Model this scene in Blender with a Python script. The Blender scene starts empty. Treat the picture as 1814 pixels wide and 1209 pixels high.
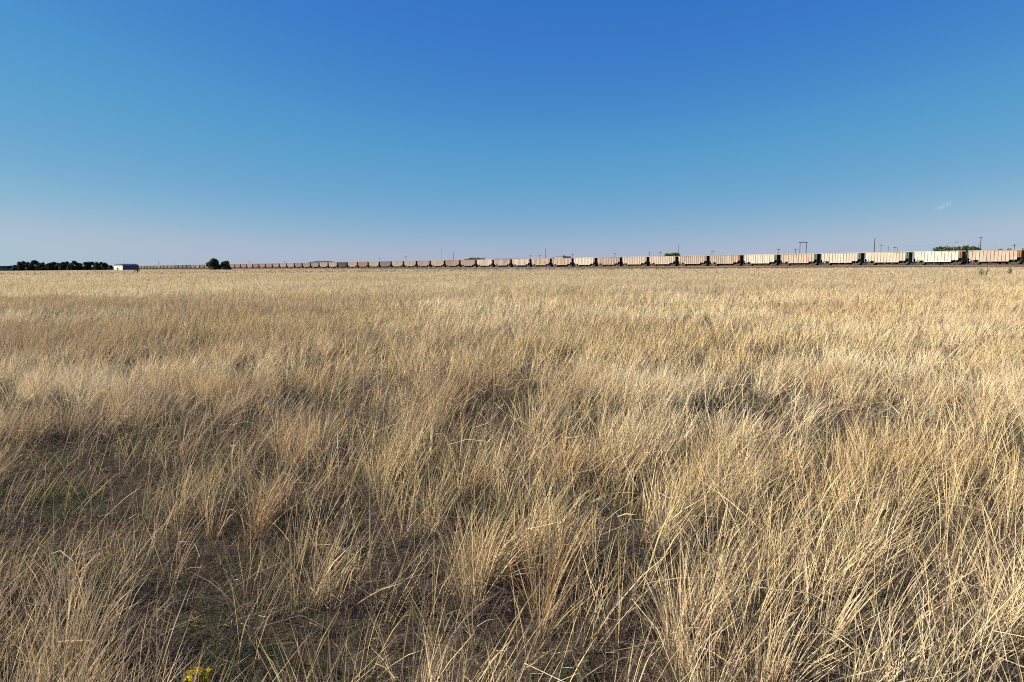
import bpy, bmesh, math, random
import numpy as np
from mathutils import Vector, Matrix

R = math.radians
rng = np.random.default_rng(7)
random.seed(7)
sc = bpy.context.scene
col = sc.collection

# ------------------------------------------------------------------ camera
CAM_Z, PITCH, ROLL = 2.3, 6.36, -0.5
W, H, F = 1814.0, 1209.0, 1209.3
cam = bpy.data.cameras.new('camera')
cam.sensor_width = 36.0
cam.lens = 24.0
cam.clip_start = 0.05
cam.clip_end = 40000
camo = bpy.data.objects.new('camera', cam)
col.objects.link(camo)
ROT = Matrix.Rotation(R(90 - PITCH), 3, 'X') @ Matrix.Rotation(R(ROLL), 3, 'Z')
camo.matrix_world = Matrix.Translation((0, 0, CAM_Z)) @ ROT.to_4x4()
sc.camera = camo


def ray(px, py):
    return ROT @ Vector(((px - W / 2) / F, -(py - H / 2) / F, -1.0))


def at(px, py, Y):
    """point seen at photo pixel (px, py) at distance Y ahead"""
    d = ray(px, py)
    return Vector((0, 0, CAM_Z)) + d * (Y / d.y)


def on_ground(px, py, z=0.0):
    d = ray(px, py)
    return Vector((0, 0, CAM_Z)) + d * ((z - CAM_Z) / d.z)


def far_for(px, py, h):
    """distance at which something h metres tall reaches photo row py"""
    d = ray(px, py)
    return (h - CAM_Z) / (d.z / d.y)


# ------------------------------------------------------------------ tagging
def tag(o, label=None, cat=None, group=None, kind=None):
    if label: o['label'] = label
    if cat: o['category'] = cat
    if group: o['group'] = group
    if kind: o['kind'] = kind
    return o


def empty(name, loc, rz=0.0):
    o = bpy.data.objects.new(name, None)
    col.objects.link(o)
    o.location = loc
    o.rotation_euler = (0, 0, rz)
    o.empty_display_size = 0.5
    return o


def link_mesh(name, me, mat=None, parent=None, loc=None):
    o = bpy.data.objects.new(name, me)
    col.objects.link(o)
    if mat is not None and not me.materials:
        for m in (mat if isinstance(mat, (list, tuple)) else [mat]):
            me.materials.append(m)
    if parent is not None: o.parent = parent
    if loc is not None: o.location = loc
    return o


class MB:
    """collects shapes into one mesh"""

    def __init__(self): self.bm = bmesh.new()

    def box(self, x0, x1, y0, y1, z0, z1):
        v = [self.bm.verts.new((x, y, z)) for z in (z0, z1) for y in (y0, y1) for x in (x0, x1)]
        for f in ((0, 2, 3, 1), (4, 5, 7, 6), (0, 1, 5, 4), (2, 6, 7, 3), (0, 4, 6, 2), (1, 3, 7, 5)):
            self.bm.faces.new([v[i] for i in f])
        return self

    def tube(self, a, b, r0, r1=None, n=8, caps=True):
        a, b = Vector(a), Vector(b)
        r1 = r0 if r1 is None else r1
        d = (b - a).normalized()
        u = d.orthogonal().normalized()
        w = d.cross(u)
        ra, rb = [], []
        for i in range(n):
            t = 2 * math.pi * i / n
            o = u * math.cos(t) + w * math.sin(t)
            ra.append(self.bm.verts.new(a + o * r0))
            rb.append(self.bm.verts.new(b + o * r1))
        for i in range(n):
            j = (i + 1) % n
            self.bm.faces.new((ra[i], ra[j], rb[j], rb[i]))
        if caps:
            self.bm.faces.new(list(reversed(ra)))
            self.bm.faces.new(rb)
        return self

    def prism(self, pts, y0, y1, close=True):
        """polygon in x,z pushed from y0 to y1"""
        a = [self.bm.verts.new((x, y0, z)) for x, z in pts]
        b = [self.bm.verts.new((x, y1, z)) for x, z in pts]
        if close:
            self.bm.faces.new(a)
            self.bm.faces.new(list(reversed(b)))
        for i in range(len(pts)):
            j = (i + 1) % len(pts)
            self.bm.faces.new((a[j], a[i], b[i], b[j]))
        return self

    def face(self, pts):
        self.bm.faces.new([self.bm.verts.new(p) for p in pts])
        return self

    def mesh(self, name):
        bmesh.ops.recalc_face_normals(self.bm, faces=self.bm.faces)
        me = bpy.data.meshes.new(name)
        self.bm.to_mesh(me)
        self.bm.free()
        return me

    def build(self, name, mat, parent=None, loc=None):
        return link_mesh(name, self.mesh(name), mat, parent, loc)


# ------------------------------------------------------------------ materials
def new_mat(name):
    m = bpy.data.materials.new(name)
    m.use_nodes = True
    nt = m.node_tree
    return m, nt, nt.nodes['Principled BSDF']


def flat_mat(name, c, rough=0.8, var=0.25, scale=3.0, metal=0.0):
    m, nt, p = new_mat(name)
    tc = nt.nodes.new('ShaderNodeTexCoord')
    n = nt.nodes.new('ShaderNodeTexNoise')
    n.inputs['Scale'].default_value = scale
    n.inputs['Detail'].default_value = 6
    nt.links.new(tc.outputs['Object'], n.inputs['Vector'])
    r = nt.nodes.new('ShaderNodeValToRGB')
    r.color_ramp.elements[0].position = 0.3
    r.color_ramp.elements[1].position = 0.7
    r.color_ramp.elements[0].color = (*[v * (1 - var) for v in c], 1)
    r.color_ramp.elements[1].color = (*[min(1, v * (1 + var)) for v in c], 1)
    nt.links.new(n.outputs['Fac'], r.inputs['Fac'])
    nt.links.new(r.outputs['Color'], p.inputs['Base Color'])
    p.inputs['Roughness'].default_value = rough
    p.inputs['Metallic'].default_value = metal
    p.inputs['Specular IOR Level'].default_value = 0.25
    return m


def car_mat(name, base, stain, amount):
    """weathered car side: vertical rust and dust runs, different on every car"""
    base = [v * .70 for v in base]; stain = [v * .66 for v in stain]
    m, nt, p = new_mat(name)
    tc = nt.nodes.new('ShaderNodeTexCoord')
    oi = nt.nodes.new('ShaderNodeObjectInfo')
    sh = nt.nodes.new('ShaderNodeMath'); sh.operation = 'MULTIPLY'; sh.inputs[1].default_value = 300
    nt.links.new(oi.outputs['Random'], sh.inputs[0])
    add = nt.nodes.new('ShaderNodeVectorMath'); add.operation = 'ADD'
    cmb = nt.nodes.new('ShaderNodeCombineXYZ')
    nt.links.new(sh.outputs[0], cmb.inputs[0])
    nt.links.new(sh.outputs[0], cmb.inputs[1])
    nt.links.new(tc.outputs['Object'], add.inputs[0])
    nt.links.new(cmb.outputs[0], add.inputs[1])
    mp = nt.nodes.new('ShaderNodeMapping')
    mp.inputs['Scale'].default_value = (1.1, 0.6, 0.12)
    nt.links.new(add.outputs[0], mp.inputs['Vector'])
    n1 = nt.nodes.new('ShaderNodeTexNoise'); n1.inputs['Scale'].default_value = 1.0; n1.inputs['Detail'].default_value = 5
    nt.links.new(mp.outputs[0], n1.inputs['Vector'])
    n2 = nt.nodes.new('ShaderNodeTexNoise'); n2.inputs['Scale'].default_value = 0.8; n2.inputs['Detail'].default_value = 8
    nt.links.new(add.outputs[0], n2.inputs['Vector'])
    mul = nt.nodes.new('ShaderNodeMath'); mul.operation = 'ADD'
    nt.links.new(n1.outputs['Fac'], mul.inputs[0])
    nt.links.new(n2.outputs['Fac'], mul.inputs[1])
    mr = nt.nodes.new('ShaderNodeMapRange')
    mr.inputs['From Min'].default_value = 0.82
    mr.inputs['From Max'].default_value = 1.25
    mr.inputs['To Min'].default_value = 0.0
    mr.inputs['To Max'].default_value = amount
    nt.links.new(mul.outputs[0], mr.inputs['Value'])
    mx = nt.nodes.new('ShaderNodeMix'); mx.data_type = 'RGBA'
    mx.inputs[6].default_value = (*base, 1)
    mx.inputs[7].default_value = (*stain, 1)
    nt.links.new(mr.outputs[0], mx.inputs[0])
    # every bay between two posts has weathered a little differently
    sx = nt.nodes.new('ShaderNodeSeparateXYZ'); nt.links.new(tc.outputs['Object'], sx.inputs[0])
    d1 = nt.nodes.new('ShaderNodeMath'); d1.operation = 'MULTIPLY_ADD'; d1.inputs[1].default_value = 1 / .935; d1.inputs[2].default_value = 7.005
    fl_ = nt.nodes.new('ShaderNodeMath'); fl_.operation = 'FLOOR'
    a2 = nt.nodes.new('ShaderNodeMath'); a2.operation = 'ADD'
    wn = nt.nodes.new('ShaderNodeTexWhiteNoise'); wn.noise_dimensions = '1D'
    nt.links.new(sx.outputs[0], d1.inputs[0]); nt.links.new(d1.outputs[0], fl_.inputs[0]); nt.links.new(fl_.outputs[0], a2.inputs[0])
    nt.links.new(sh.outputs[0], a2.inputs[1]); nt.links.new(a2.outputs[0], wn.inputs['W'])
    m3 = nt.nodes.new('ShaderNodeMapRange'); m3.inputs['To Min'].default_value = 0; m3.inputs['To Max'].default_value = .55
    nt.links.new(wn.outputs['Value'], m3.inputs[0])
    mx2 = nt.nodes.new('ShaderNodeMix'); mx2.data_type = 'RGBA'
    mx2.inputs[7].default_value = (*[.5 * (u + v) * k for u, v, k in zip(base, stain, (1.0, .93, .87))], 1)
    nt.links.new(m3.outputs[0], mx2.inputs[0]); nt.links.new(mx.outputs[2], mx2.inputs[6])
    nt.links.new(mx2.outputs[2], p.inputs['Base Color'])
    p.inputs['Roughness'].default_value = 0.7
    p.inputs['Specular IOR Level'].default_value = 0.2
    return m


M = {}
RUST = (0.30, 0.13, 0.07)
M['white'] = car_mat('car_white', (0.57, 0.525, 0.44), (0.40, 0.30, 0.23), 0.6)
M['bright'] = car_mat('car_bright', (0.66, 0.62, 0.54), (0.50, 0.42, 0.34), 0.5)
M['cream'] = car_mat('car_cream', (0.49, 0.43, 0.35), (0.36, 0.25, 0.18), 0.65)
M['peach'] = car_mat('car_peach', (0.43, 0.36, 0.285), (0.30, 0.19, 0.135), 0.75)
M['tan'] = car_mat('car_tan', (0.37, 0.315, 0.255), (0.24, 0.155, 0.12), 0.7)
M['pink'] = car_mat('car_pink', (0.31, 0.24, 0.20), (0.19, 0.11, 0.09), 0.7)
M['rust'] = car_mat('car_rust', (0.27, 0.18, 0.145), (0.19, 0.10, 0.07), 0.8)
M['grey'] = car_mat('car_grey', (0.17, 0.155, 0.145), (0.12, 0.09, 0.08), 0.8)
M['dark'] = car_mat('car_dark', (0.06, 0.052, 0.048), (0.04, 0.03, 0.028), 0.8)
M['orange_end'] = car_mat('end_orange', (0.40, 0.165, 0.055), (0.22, 0.10, 0.05), 0.8)
M['green_end'] = car_mat('end_green', (0.085, 0.15, 0.08), (0.15, 0.16, 0.10), 0.7)
M['red_end'] = car_mat('end_red', (0.36, 0.12, 0.08), (0.30, 0.20, 0.15), 0.8)
M['black'] = flat_mat('black_steel_shaded', (0.022, 0.02, 0.019), 0.7)  # end walls wear this too, their shade put into the black
M['bogie'] = flat_mat('bogie_steel', (0.045, 0.036, 0.03), 0.8)
M['wheel'] = flat_mat('wheel_steel', (0.06, 0.05, 0.045), 0.6)
M['tank'] = flat_mat('tank_paint', (0.45, 0.45, 0.44), 0.5)
M['inside'] = flat_mat('car_inside', (0.06, 0.05, 0.045), 0.9)
M['rail'] = flat_mat('rail_steel', (0.14, 0.08, 0.055), 0.6)
M['ballast'] = flat_mat('ballast', (0.05, 0.036, 0.028), 0.95, 0.45, 1.2)
M['pole'] = flat_mat('pole_wood', (0.055, 0.045, 0.04), 0.9)
M['steel'] = flat_mat('mast_steel', (0.16, 0.16, 0.165), 0.6)
M['bark'] = flat_mat('bark', (0.07, 0.05, 0.035), 0.95)
M['twig'] = flat_mat('twig_bark', (0.19, 0.155, 0.095), 0.95)
M['roof_dark'] = flat_mat('dark_roof', (0.045, 0.05, 0.06), 0.7)
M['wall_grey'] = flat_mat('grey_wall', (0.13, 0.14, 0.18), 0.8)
M['wall_white'] = flat_mat('white_wall', (0.50, 0.485, 0.46), 0.8, 0.06)
M['wall_cream'] = flat_mat('cream_wall', (0.38, 0.34, 0.285), 0.85, 0.12)
M['opening'] = flat_mat('dark_opening', (0.03, 0.03, 0.032), 0.6)


def leaf_mat(name, c, var=0.45, trans=0.25):
    m = bpy.data.materials.new(name)
    m.use_nodes = True
    nt = m.node_tree
    nt.nodes.remove(nt.nodes['Principled BSDF'])
    out = nt.nodes['Material Output']
    g = nt.nodes.new('ShaderNodeNewGeometry')
    r = nt.nodes.new('ShaderNodeValToRGB')
    r.color_ramp.elements[0].color = (*[v * (1 - var) for v in c], 1)
    r.color_ramp.elements[1].color = (*[v * (1 + var) for v in c], 1)
    nt.links.new(g.outputs['Random Per Island'], r.inputs['Fac'])
    d = nt.nodes.new('ShaderNodeBsdfDiffuse')
    t = nt.nodes.new('ShaderNodeBsdfTranslucent')
    x = nt.nodes.new('ShaderNodeMixShader')
    x.inputs[0].default_value = trans
    nt.links.new(r.outputs[0], d.inputs[0])
    nt.links.new(r.outputs[0], t.inputs[0])
    nt.links.new(d.outputs[0], x.inputs[1])
    nt.links.new(t.outputs[0], x.inputs[2])
    nt.links.new(x.outputs[0], out.inputs[0])
    return m


M['conifer'] = leaf_mat('conifer_leaf', (0.044, 0.062, 0.042))
M['broadleaf'] = leaf_mat('broad_leaf', (0.085, 0.115, 0.06))
M['olive'] = leaf_mat('olive_leaf', (0.105, 0.13, 0.065))
M['shrub'] = leaf_mat('shrub_leaf', (0.05, 0.055, 0.03))
M['dryleaf'] = leaf_mat('dry_leaf', (0.22, 0.20, 0.10))
M['weedleaf'] = leaf_mat('weed_leaf', (0.20, 0.24, 0.04))
M['yellow'] = leaf_mat('yellow_flower', (0.50, 0.41, 0.03), 0.4)


def blade_mat(name, trans):
    """straw whose colour is stored blade by blade"""
    m = bpy.data.materials.new(name)
    m.use_nodes = True
    nt = m.node_tree
    nt.nodes.remove(nt.nodes['Principled BSDF'])
    out = nt.nodes['Material Output']
    a = nt.nodes.new('ShaderNodeAttribute')
    a.attribute_name = 'tone'
    d = nt.nodes.new('ShaderNodeBsdfDiffuse')
    t = nt.nodes.new('ShaderNodeBsdfTranslucent')
    x = nt.nodes.new('ShaderNodeMixShader')
    x.inputs[0].default_value = trans
    for s in (d, t): nt.links.new(a.outputs['Color'], s.inputs[0])
    nt.links.new(d.outputs[0], x.inputs[1])
    nt.links.new(t.outputs[0], x.inputs[2])
    nt.links.new(x.outputs[0], out.inputs[0])
    return m


M['straw'] = blade_mat('straw', 0.22)
M['straw_far'] = blade_mat('straw_far', 0.42)
M['litter'] = blade_mat('litter', 0.15)
M['green'] = blade_mat('green_blade', 0.3)

# ------------------------------------------------------------------ world, sun
SUN_AZ, SUN_EL = -89.0, 26.0
EXPO = 1.4
wd = bpy.data.worlds.new('World')
sc.world = wd
wd.use_nodes = True
nt = wd.node_tree
bg = nt.nodes['Background']
sky = nt.nodes.new('ShaderNodeTexSky')
sky.sky_type = 'NISHITA'
sky.sun_disc = False
sky.sun_elevation = R(SUN_EL)
sky.sun_rotation = R(SUN_AZ)
sky.altitude = 1200
sky.air_density = 1.0
sky.dust_density = 0.25
sky.ozone_density = 3.0
sep = nt.nodes.new('ShaderNodeSeparateColor')
cmb = nt.nodes.new('ShaderNodeCombineColor')
nt.links.new(sky.outputs[0], sep.inputs[0])
for i, (k, g) in enumerate(((0.93, 1.42), (0.655, 0.82), (0.68, 0.17))):
    a = nt.nodes.new('ShaderNodeMath'); a.operation = 'MULTIPLY'; a.inputs[1].default_value = 0.1
    b = nt.nodes.new('ShaderNodeMath'); b.operation = 'POWER'; b.inputs[1].default_value = g
    c = nt.nodes.new('ShaderNodeMath'); c.operation = 'MULTIPLY'; c.inputs[1].default_value = k * 10
    nt.links.new(sep.outputs[i], a.inputs[0])
    nt.links.new(a.outputs[0], b.inputs[0])
    nt.links.new(b.outputs[0], c.inputs[0])
    lim = nt.nodes.new('ShaderNodeMath'); lim.operation = 'SMOOTH_MIN'
    lim.inputs[1].default_value = (4.15, 5.45, 6.7)[i]; lim.inputs[2].default_value = 0.9
    nt.links.new(c.outputs[0], lim.inputs[0])
    if i == 1:
        dn = nt.nodes.new('ShaderNodeMath'); dn.operation = 'DIVIDE'; dn.inputs[1].default_value = 10
        fc = nt.nodes.new('ShaderNodeFloatCurve')
        cv = fc.mapping.curves[0]
        for qx, qy in ((.12, .115), (.165, .178), (.178, .19), (.225, .258), (.262, .318), (.37, .405), (.43, .462), (.515, .53)): cv.points.new(qx, qy)
        fc.mapping.update()
        up = nt.nodes.new('ShaderNodeMath'); up.operation = 'MULTIPLY'; up.inputs[1].default_value = 10
        nt.links.new(lim.outputs[0], dn.inputs[0]); nt.links.new(dn.outputs[0], fc.inputs['Value']); nt.links.new(fc.outputs[0], up.inputs[0])
        lim = up
    ex = nt.nodes.new('ShaderNodeMath'); ex.operation = 'MULTIPLY'; ex.inputs[1].default_value = 2 / 2 ** EXPO
    nt.links.new(lim.outputs[0], ex.inputs[0])
    nt.links.new(ex.outputs[0], cmb.inputs[i])
nt.links.new(cmb.outputs[0], bg.inputs[0])
bg.inputs[1].default_value = 0.05
sun = bpy.data.lights.new('sun', 'SUN')
sun.energy = 5.0
sun.angle = R(0.53)
sun.color = (1.0, 0.915, 0.76)
suno = bpy.data.objects.new('sun', sun)
col.objects.link(suno)
sdir = Vector((math.sin(R(SUN_AZ)) * math.cos(R(SUN_EL)), math.cos(R(SUN_AZ)) * math.cos(R(SUN_EL)), math.sin(R(SUN_EL))))
suno.rotation_euler = sdir.to_track_quat('Z', 'Y').to_euler()
suno.location = (-60, 0, 60)
vs = sc.view_settings
sc.display_settings.display_device = 'sRGB'
vs.view_transform = 'Standard'
vs.look = 'None'
vs.exposure = EXPO
vs.gamma = 1.0
vs.use_curve_mapping = False
sc.cycles.max_bounces = 5
sc.cycles.diffuse_bounces = 3
sc.cycles.transmission_bounces = 3
sc.cycles.volume_bounces = 1
sc.cycles.use_denoising = False
sc.cycles.pixel_filter_type = 'BLACKMAN_HARRIS'
sc.cycles.filter_width = 1.05

# ------------------------------------------------------------------ the train's line
VPX, AX, CX = -180.6, 1711.2, 0.05255


def coupler_px(n): return VPX + (AX - VPX) / (1 + CX * n)


LCAR = 14.8
_a = at(AX, 468, 209.0)
_b = at(coupler_px(60), 475, 209.0 * (1 + CX * 60))
_k = LCAR * 60 / math.hypot(_b.x - _a.x, _b.y - _a.y)
P0 = Vector((_a.x * _k, _a.y * _k, 0))
P60 = Vector((_b.x * _k, _b.y * _k, 0))
DIR = (P60 - P0).normalized()
RZ = math.atan2(-DIR.y, -DIR.x)
RAIL_Z = 1.1
NRM = Vector((DIR.y, -DIR.x, 0))
if NRM.dot(-P0) < 0: NRM = -NRM


def side_of_track(x, y):
    """metres on the camera's side of the track centre line"""
    return (x - P0.x) * NRM.x + (y - P0.y) * NRM.y


# ------------------------------------------------------------------ ground
gm, gnt, gp = new_mat('field_soil')
tc = gnt.nodes.new('ShaderNodeTexCoord')
n1 = gnt.nodes.new('ShaderNodeTexNoise'); n1.inputs['Scale'].default_value = 6.0; n1.inputs['Detail'].default_value = 8
n2 = gnt.nodes.new('ShaderNodeTexNoise'); n2.inputs['Scale'].default_value = 0.03; n2.inputs['Detail'].default_value = 5
ad = gnt.nodes.new('ShaderNodeMath'); ad.operation = 'ADD'
rp = gnt.nodes.new('ShaderNodeValToRGB')
rp.color_ramp.elements[0].position = 0.75
rp.color_ramp.elements[1].position = 1.2
rp.color_ramp.elements[0].color = (0.022, 0.017, 0.013, 1)
rp.color_ramp.elements[1].color = (0.065, 0.05, 0.034, 1)
gnt.links.new(tc.outputs['Object'], n1.inputs['Vector'])
gnt.links.new(tc.outputs['Object'], n2.inputs['Vector'])
gnt.links.new(n1.outputs['Fac'], ad.inputs[0])
gnt.links.new(n2.outputs['Fac'], ad.inputs[1])
gnt.links.new(ad.outputs[0], rp.inputs[0])
gnt.links.new(rp.outputs[0], gp.inputs['Base Color'])
gp.inputs['Roughness'].default_value = 1.0
gp.inputs['Specular IOR Level'].default_value = 0.0
g = MB()
g.face([(-9000, -400, 0), (9000, -400, 0), (9000, 12000, 0), (-9000, 12000, 0)])
tag(g.build('ground', gm), 'flat brown prairie soil under the dry grass', 'ground', kind='structure')

# embankment and rails
q0 = P0 - DIR * 40
q1 = P0 + DIR * (LCAR * 71)
sec = [(3.9, 0.0), (2.0, 0.86), (-2.0, 0.86), (-3.9, 0.0)]
bm_ = MB()
va, vb = [], []
for s, z in sec:
    va.append(bm_.bm.verts.new(q0 + NRM * s + Vector((0, 0, z + 0.004))))
    vb.append(bm_.bm.verts.new(q1 + NRM * s + Vector((0, 0, z + 0.004))))
for i in range(3): bm_.bm.faces.new((va[i], va[i + 1], vb[i + 1], vb[i]))
bm_.bm.faces.new(va); bm_.bm.faces.new(list(reversed(vb)))
tag(bm_.build('railway_embankment', M['ballast']), 'low reddish brown gravel bed under the long train', 'embankment', kind='structure')
for s, nm in ((0.75, 'near'), (-0.75, 'far')):
    b = MB()
    c0 = q0 + NRM * s; c1 = q1 + NRM * s
    for w_, za, zb in ((0.07, 0.87, 0.89), (0.012, 0.89, 1.05), (0.037, 1.05, RAIL_Z)):
        a = [b.bm.verts.new(c + NRM * e + Vector((0, 0, z))) for c in (c0, c1) for z in (za, zb) for e in (-w_, w_)]
        for f in ((0, 1, 3, 2), (4, 6, 7, 5), (0, 4, 5, 1), (2, 3, 7, 6), (0, 2, 6, 4), (1, 5, 7, 3)):
            b.bm.faces.new([a[i] for i in f])
    tag(b.build('rail', M['rail']),
        'steel rail under the train wheels, on the grass field side' if nm == 'near' else 'steel rail under the train wheels, on the side of the poles',
        'rail', 'rails under the train')

# ------------------------------------------------------------------ hopper cars
def side_panel_shape():
    return [(5.62, 4.30), (5.62, 1.50), (3.80, 1.50), (3.72, 0.98), (-3.72, 0.98), (-3.80, 1.50), (-5.85, 1.50), (-6.65, 2.25), (-6.65, 4.30)]


def make_body_mesh():
    m = MB()
    hw = 1.52
    sh = side_panel_shape()
    for s in (-1, 1):
        m.face([(x, s * hw, z) for x, z in sh])
        m.face([(x, s * (hw - 0.03), z) for x, z in sh])
        # posts standing proud of the sheet
        for k in range(14):
            x = -6.55 + k * 0.935
            zb = 1.52
            if -3.75 < x < 3.75: zb = 1.14
            if x < -5.9: zb = 2.2
            m.box(x - 0.055, x + 0.055, s * hw - (0.0 if s > 0 else 0.11), s * hw + (0.11 if s > 0 else 0.0), zb, 4.18)
        # top chord and lower sill
        ya, yb = sorted((s * (hw - 0.05), s * (hw + 0.13)))
        m.box(-6.70, 6.70, ya, yb, 4.18, 4.33)
        ya, yb = sorted((s * (hw + 0.002), s * (hw + 0.10)))
        m.box(-3.72, 3.72, ya, yb, 0.98, 1.13)
    return m.mesh('hopper_body')


def make_inside_mesh():
    m = MB()
    hw = 1.49
    # sloping floor sheets and bottom seen from the ends and from above
    for a, b in (((6.62, 2.20), (3.74, 1.0)), ((3.74, 1.0), (0, 1.6)), ((0, 1.6), (-3.74, 1.0)), ((-3.74, 1.0), (-6.62, 2.28))):
        m.face([(a[0], -hw, a[1]), (a[0], hw, a[1]), (b[0], hw, b[1]), (b[0], -hw, b[1])])
    return m.mesh('slope_sheet')


def make_end_panel_mesh(side):
    m = MB()
    hw = 1.525
    for s in (side,):
        ya, yb = sorted((s * (hw - 0.03), s * hw))
        m.box(5.625, 6.67, ya, yb, 2.15, 4.178)
        for x in (6.13, 6.60):
            ya, yb = sorted((s * hw, s * (hw + 0.11)))
            m.box(x - 0.055, x + 0.055, ya, yb, 2.18, 4.178)
        ya, yb = sorted((s * (hw + 0.002), s * (hw + 0.07)))
        m.box(5.625, 6.54, ya, yb, 2.15, 2.26)
    return m.mesh('end_panel')


def make_end_wall_mesh(sgn):
    m = MB()
    x0, x1 = sorted((sgn * 6.66, sgn * 6.72))
    m.box(x0, x1, -1.49, 1.49, 1.002, 4.178)
    m.prism([(sgn * 3.85, 1.0), (sgn * 6.655, 1.0), (sgn * 6.655, 2.18)], -.9, .9)
    for z in (2.6, 3.15, 3.7):
        xa, xb = sorted((sgn * 6.72, sgn * 6.80))
        m.box(xa, xb, -1.45, 1.45, z, z + 0.09)
    m.box(*sorted((sgn * 6.50, sgn * 6.72)), -1.49, 1.49, 0.82, 1.0)
    return m.mesh('end_wall')


def make_ladder_mesh(sgn):
    m = MB()
    for y in (-1.46, -1.10):
        m.tube((sgn * 6.86, y, 1.0), (sgn * 6.86, y, 4.2), 0.02, n=5)
    for k in range(9):
        m.tube((sgn * 6.86, -1.46, 1.15 + k * 0.35), (sgn * 6.86, -1.10, 1.15 + k * 0.35), 0.016, n=5)
    return m.mesh('ladder')


def make_underframe_mesh():
    m = MB()
    m.box(-6.48, 6.48, -0.28, 0.28, 0.74, 0.978)
    for s in (-1, 1):
        m.box(s * 5.0 - 0.16, s * 5.0 + 0.16, -1.38, 1.38, 0.98, 1.45)
    return m.mesh('underframe')


def make_chute_mesh():
    m = MB()
    a = [(-0.85, -1.1, 0.972), (0.85, -1.1, 0.972), (0.85, 1.1, 0.972), (-0.85, 1.1, 0.972)]
    b = [(-0.38, -0.75, 0.42), (0.38, -0.75, 0.42), (0.38, 0.75, 0.42), (-0.38, 0.75, 0.42)]
    for i in range(4):
        j = (i + 1) % 4
        m.face([a[i], a[j], b[j], b[i]])
    m.face(b)
    m.box(-0.5, 0.5, -0.95, -0.77, 0.36, 0.46)
    return m.mesh('discharge_chute')


def make_coupler_mesh(sgn):
    m = MB()
    m.box(*sorted((sgn * 6.49, sgn * 7.18)), -0.10, 0.10, 0.76, 0.94)
    m.box(*sorted((sgn * 7.18, sgn * 7.395)), -0.16, 0.16, 0.72, 0.99)
    return m.mesh('coupler')


def make_sideframe_mesh():
    m = MB()
    top = [(-1.25, 0.60), (-0.9, 0.80), (0.9, 0.80), (1.25, 0.60), (1.25, 0.36), (0.95, 0.36), (0.42, 0.18), (-0.42, 0.18), (-0.95, 0.36), (-1.25, 0.36)]
    for s in (-1, 1):
        ya, yb = sorted((s * 0.90, s * 1.06))
        m.prism(top, ya, yb)
    m.box(-0.22, 0.22, -0.89, 0.89, 0.40, 0.73)
    return m.mesh('bogie_frame')


def make_wheel_mesh():
    m = MB()
    for s in (-1, 1):
        m.tube((0, s * 0.70, 0), (0, s * 0.83, 0), 0.46, n=18)
        m.tube((0, s * 0.66, 0), (0, s * 0.699, 0), 0.50, n=18)
    m.tube((0, -0.659, 0), (0, 0.659, 0), 0.085, n=8)
    return m.mesh('wheelset')


def make_tank_mesh():
    m = MB()
    m.tube((-6.15, -1.05, 1.30), (-6.15, 0.15, 1.30), 0.27, n=12)
    m.tube((-6.15, 0.15, 1.30), (-6.15, 0.30, 1.30), 0.27, 0.12, n=12)
    m.tube((-6.15, -1.05, 1.30), (-6.15, -1.18, 1.30), 0.27, 0.12, n=12)
    m.tube((-5.55, -0.95, 1.22), (-5.55, -0.45, 1.22), 0.17, n=10)
    return m.mesh('air_tank')


ME = dict(body=make_body_mesh(), slope=make_inside_mesh(), paneln=make_end_panel_mesh(-1), panelf=make_end_panel_mesh(1),
          endr=make_end_wall_mesh(1), endl=make_end_wall_mesh(-1), ladr=make_ladder_mesh(1), ladl=make_ladder_mesh(-1),
          under=make_underframe_mesh(), chute=make_chute_mesh(), coupr=make_coupler_mesh(1), coupl=make_coupler_mesh(-1),
          frame=make_sideframe_mesh(), wheel=make_wheel_mesh(), tank=make_tank_mesh())
DEFMAT = dict(body='white', slope='inside', paneln='green_end', panelf='green_end', endr='black', endl='black', ladr='black', ladl='black',
              under='bogie', chute='bogie', coupr='black', coupl='black', frame='bogie', wheel='wheel', tank='tank')
for k, me in ME.items(): me.materials.append(M[DEFMAT[k]])


def part(name, key, parent, loc=(0, 0, 0), mat=None):
    o = bpy.data.objects.new(name, ME[key])
    col.objects.link(o)
    o.parent = parent
    o.location = loc
    if mat:
        o.material_slots[0].link = 'OBJECT'
        o.material_slots[0].material = M[mat]
    return o


COLS = {0: 'cream', 1: 'bright', 2: 'white', 3: 'white', 4: 'cream', 5: 'white', 6: 'peach', 7: 'peach', 8: 'cream', 9: 'cream', 10: 'tan',
        11: 'white', 12: 'peach', 13: 'peach', 14: 'cream', 15: 'tan', 16: 'cream', 17: 'pink', 18: 'pink', 19: 'tan', 20: 'pink', 21: 'tan',
        22: 'tan', 23: 'grey', 24: 'tan', 25: 'rust', 26: 'tan', 27: 'dark', 28: 'tan', 29: 'tan', 30: 'pink', 31: 'pink', 32: 'rust', 33: 'tan',
        51: 'grey', 52: 'grey', 54: 'grey'}
ENDS = {0: 'orange_end', 1: 'orange_end', 2: 'green_end', 3: 'green_end', 4: 'green_end', 5: 'green_end', 6: 'orange_end', 11: 'red_end'}
WORD = {'bright': 'brightest white', 'white': 'bright whitish', 'cream': 'cream', 'peach': 'peach tinted', 'tan': 'dusty tan', 'pink': 'pinkish', 'rust': 'rust red',
        'grey': 'dull grey', 'dark': 'near-black'}
ORD = ['first', 'second', 'third', 'fourth', 'fifth', 'sixth', 'seventh', 'eighth', 'ninth', 'tenth', 'eleventh', 'twelfth', 'thirteenth',
       'fourteenth', 'fifteenth', 'sixteenth', 'seventeenth', 'eighteenth', 'nineteenth', 'twentieth']
ENDW = {'orange_end': 'an orange end panel', 'green_end': 'a green end panel', 'red_end': 'a rust red end panel'}
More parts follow.
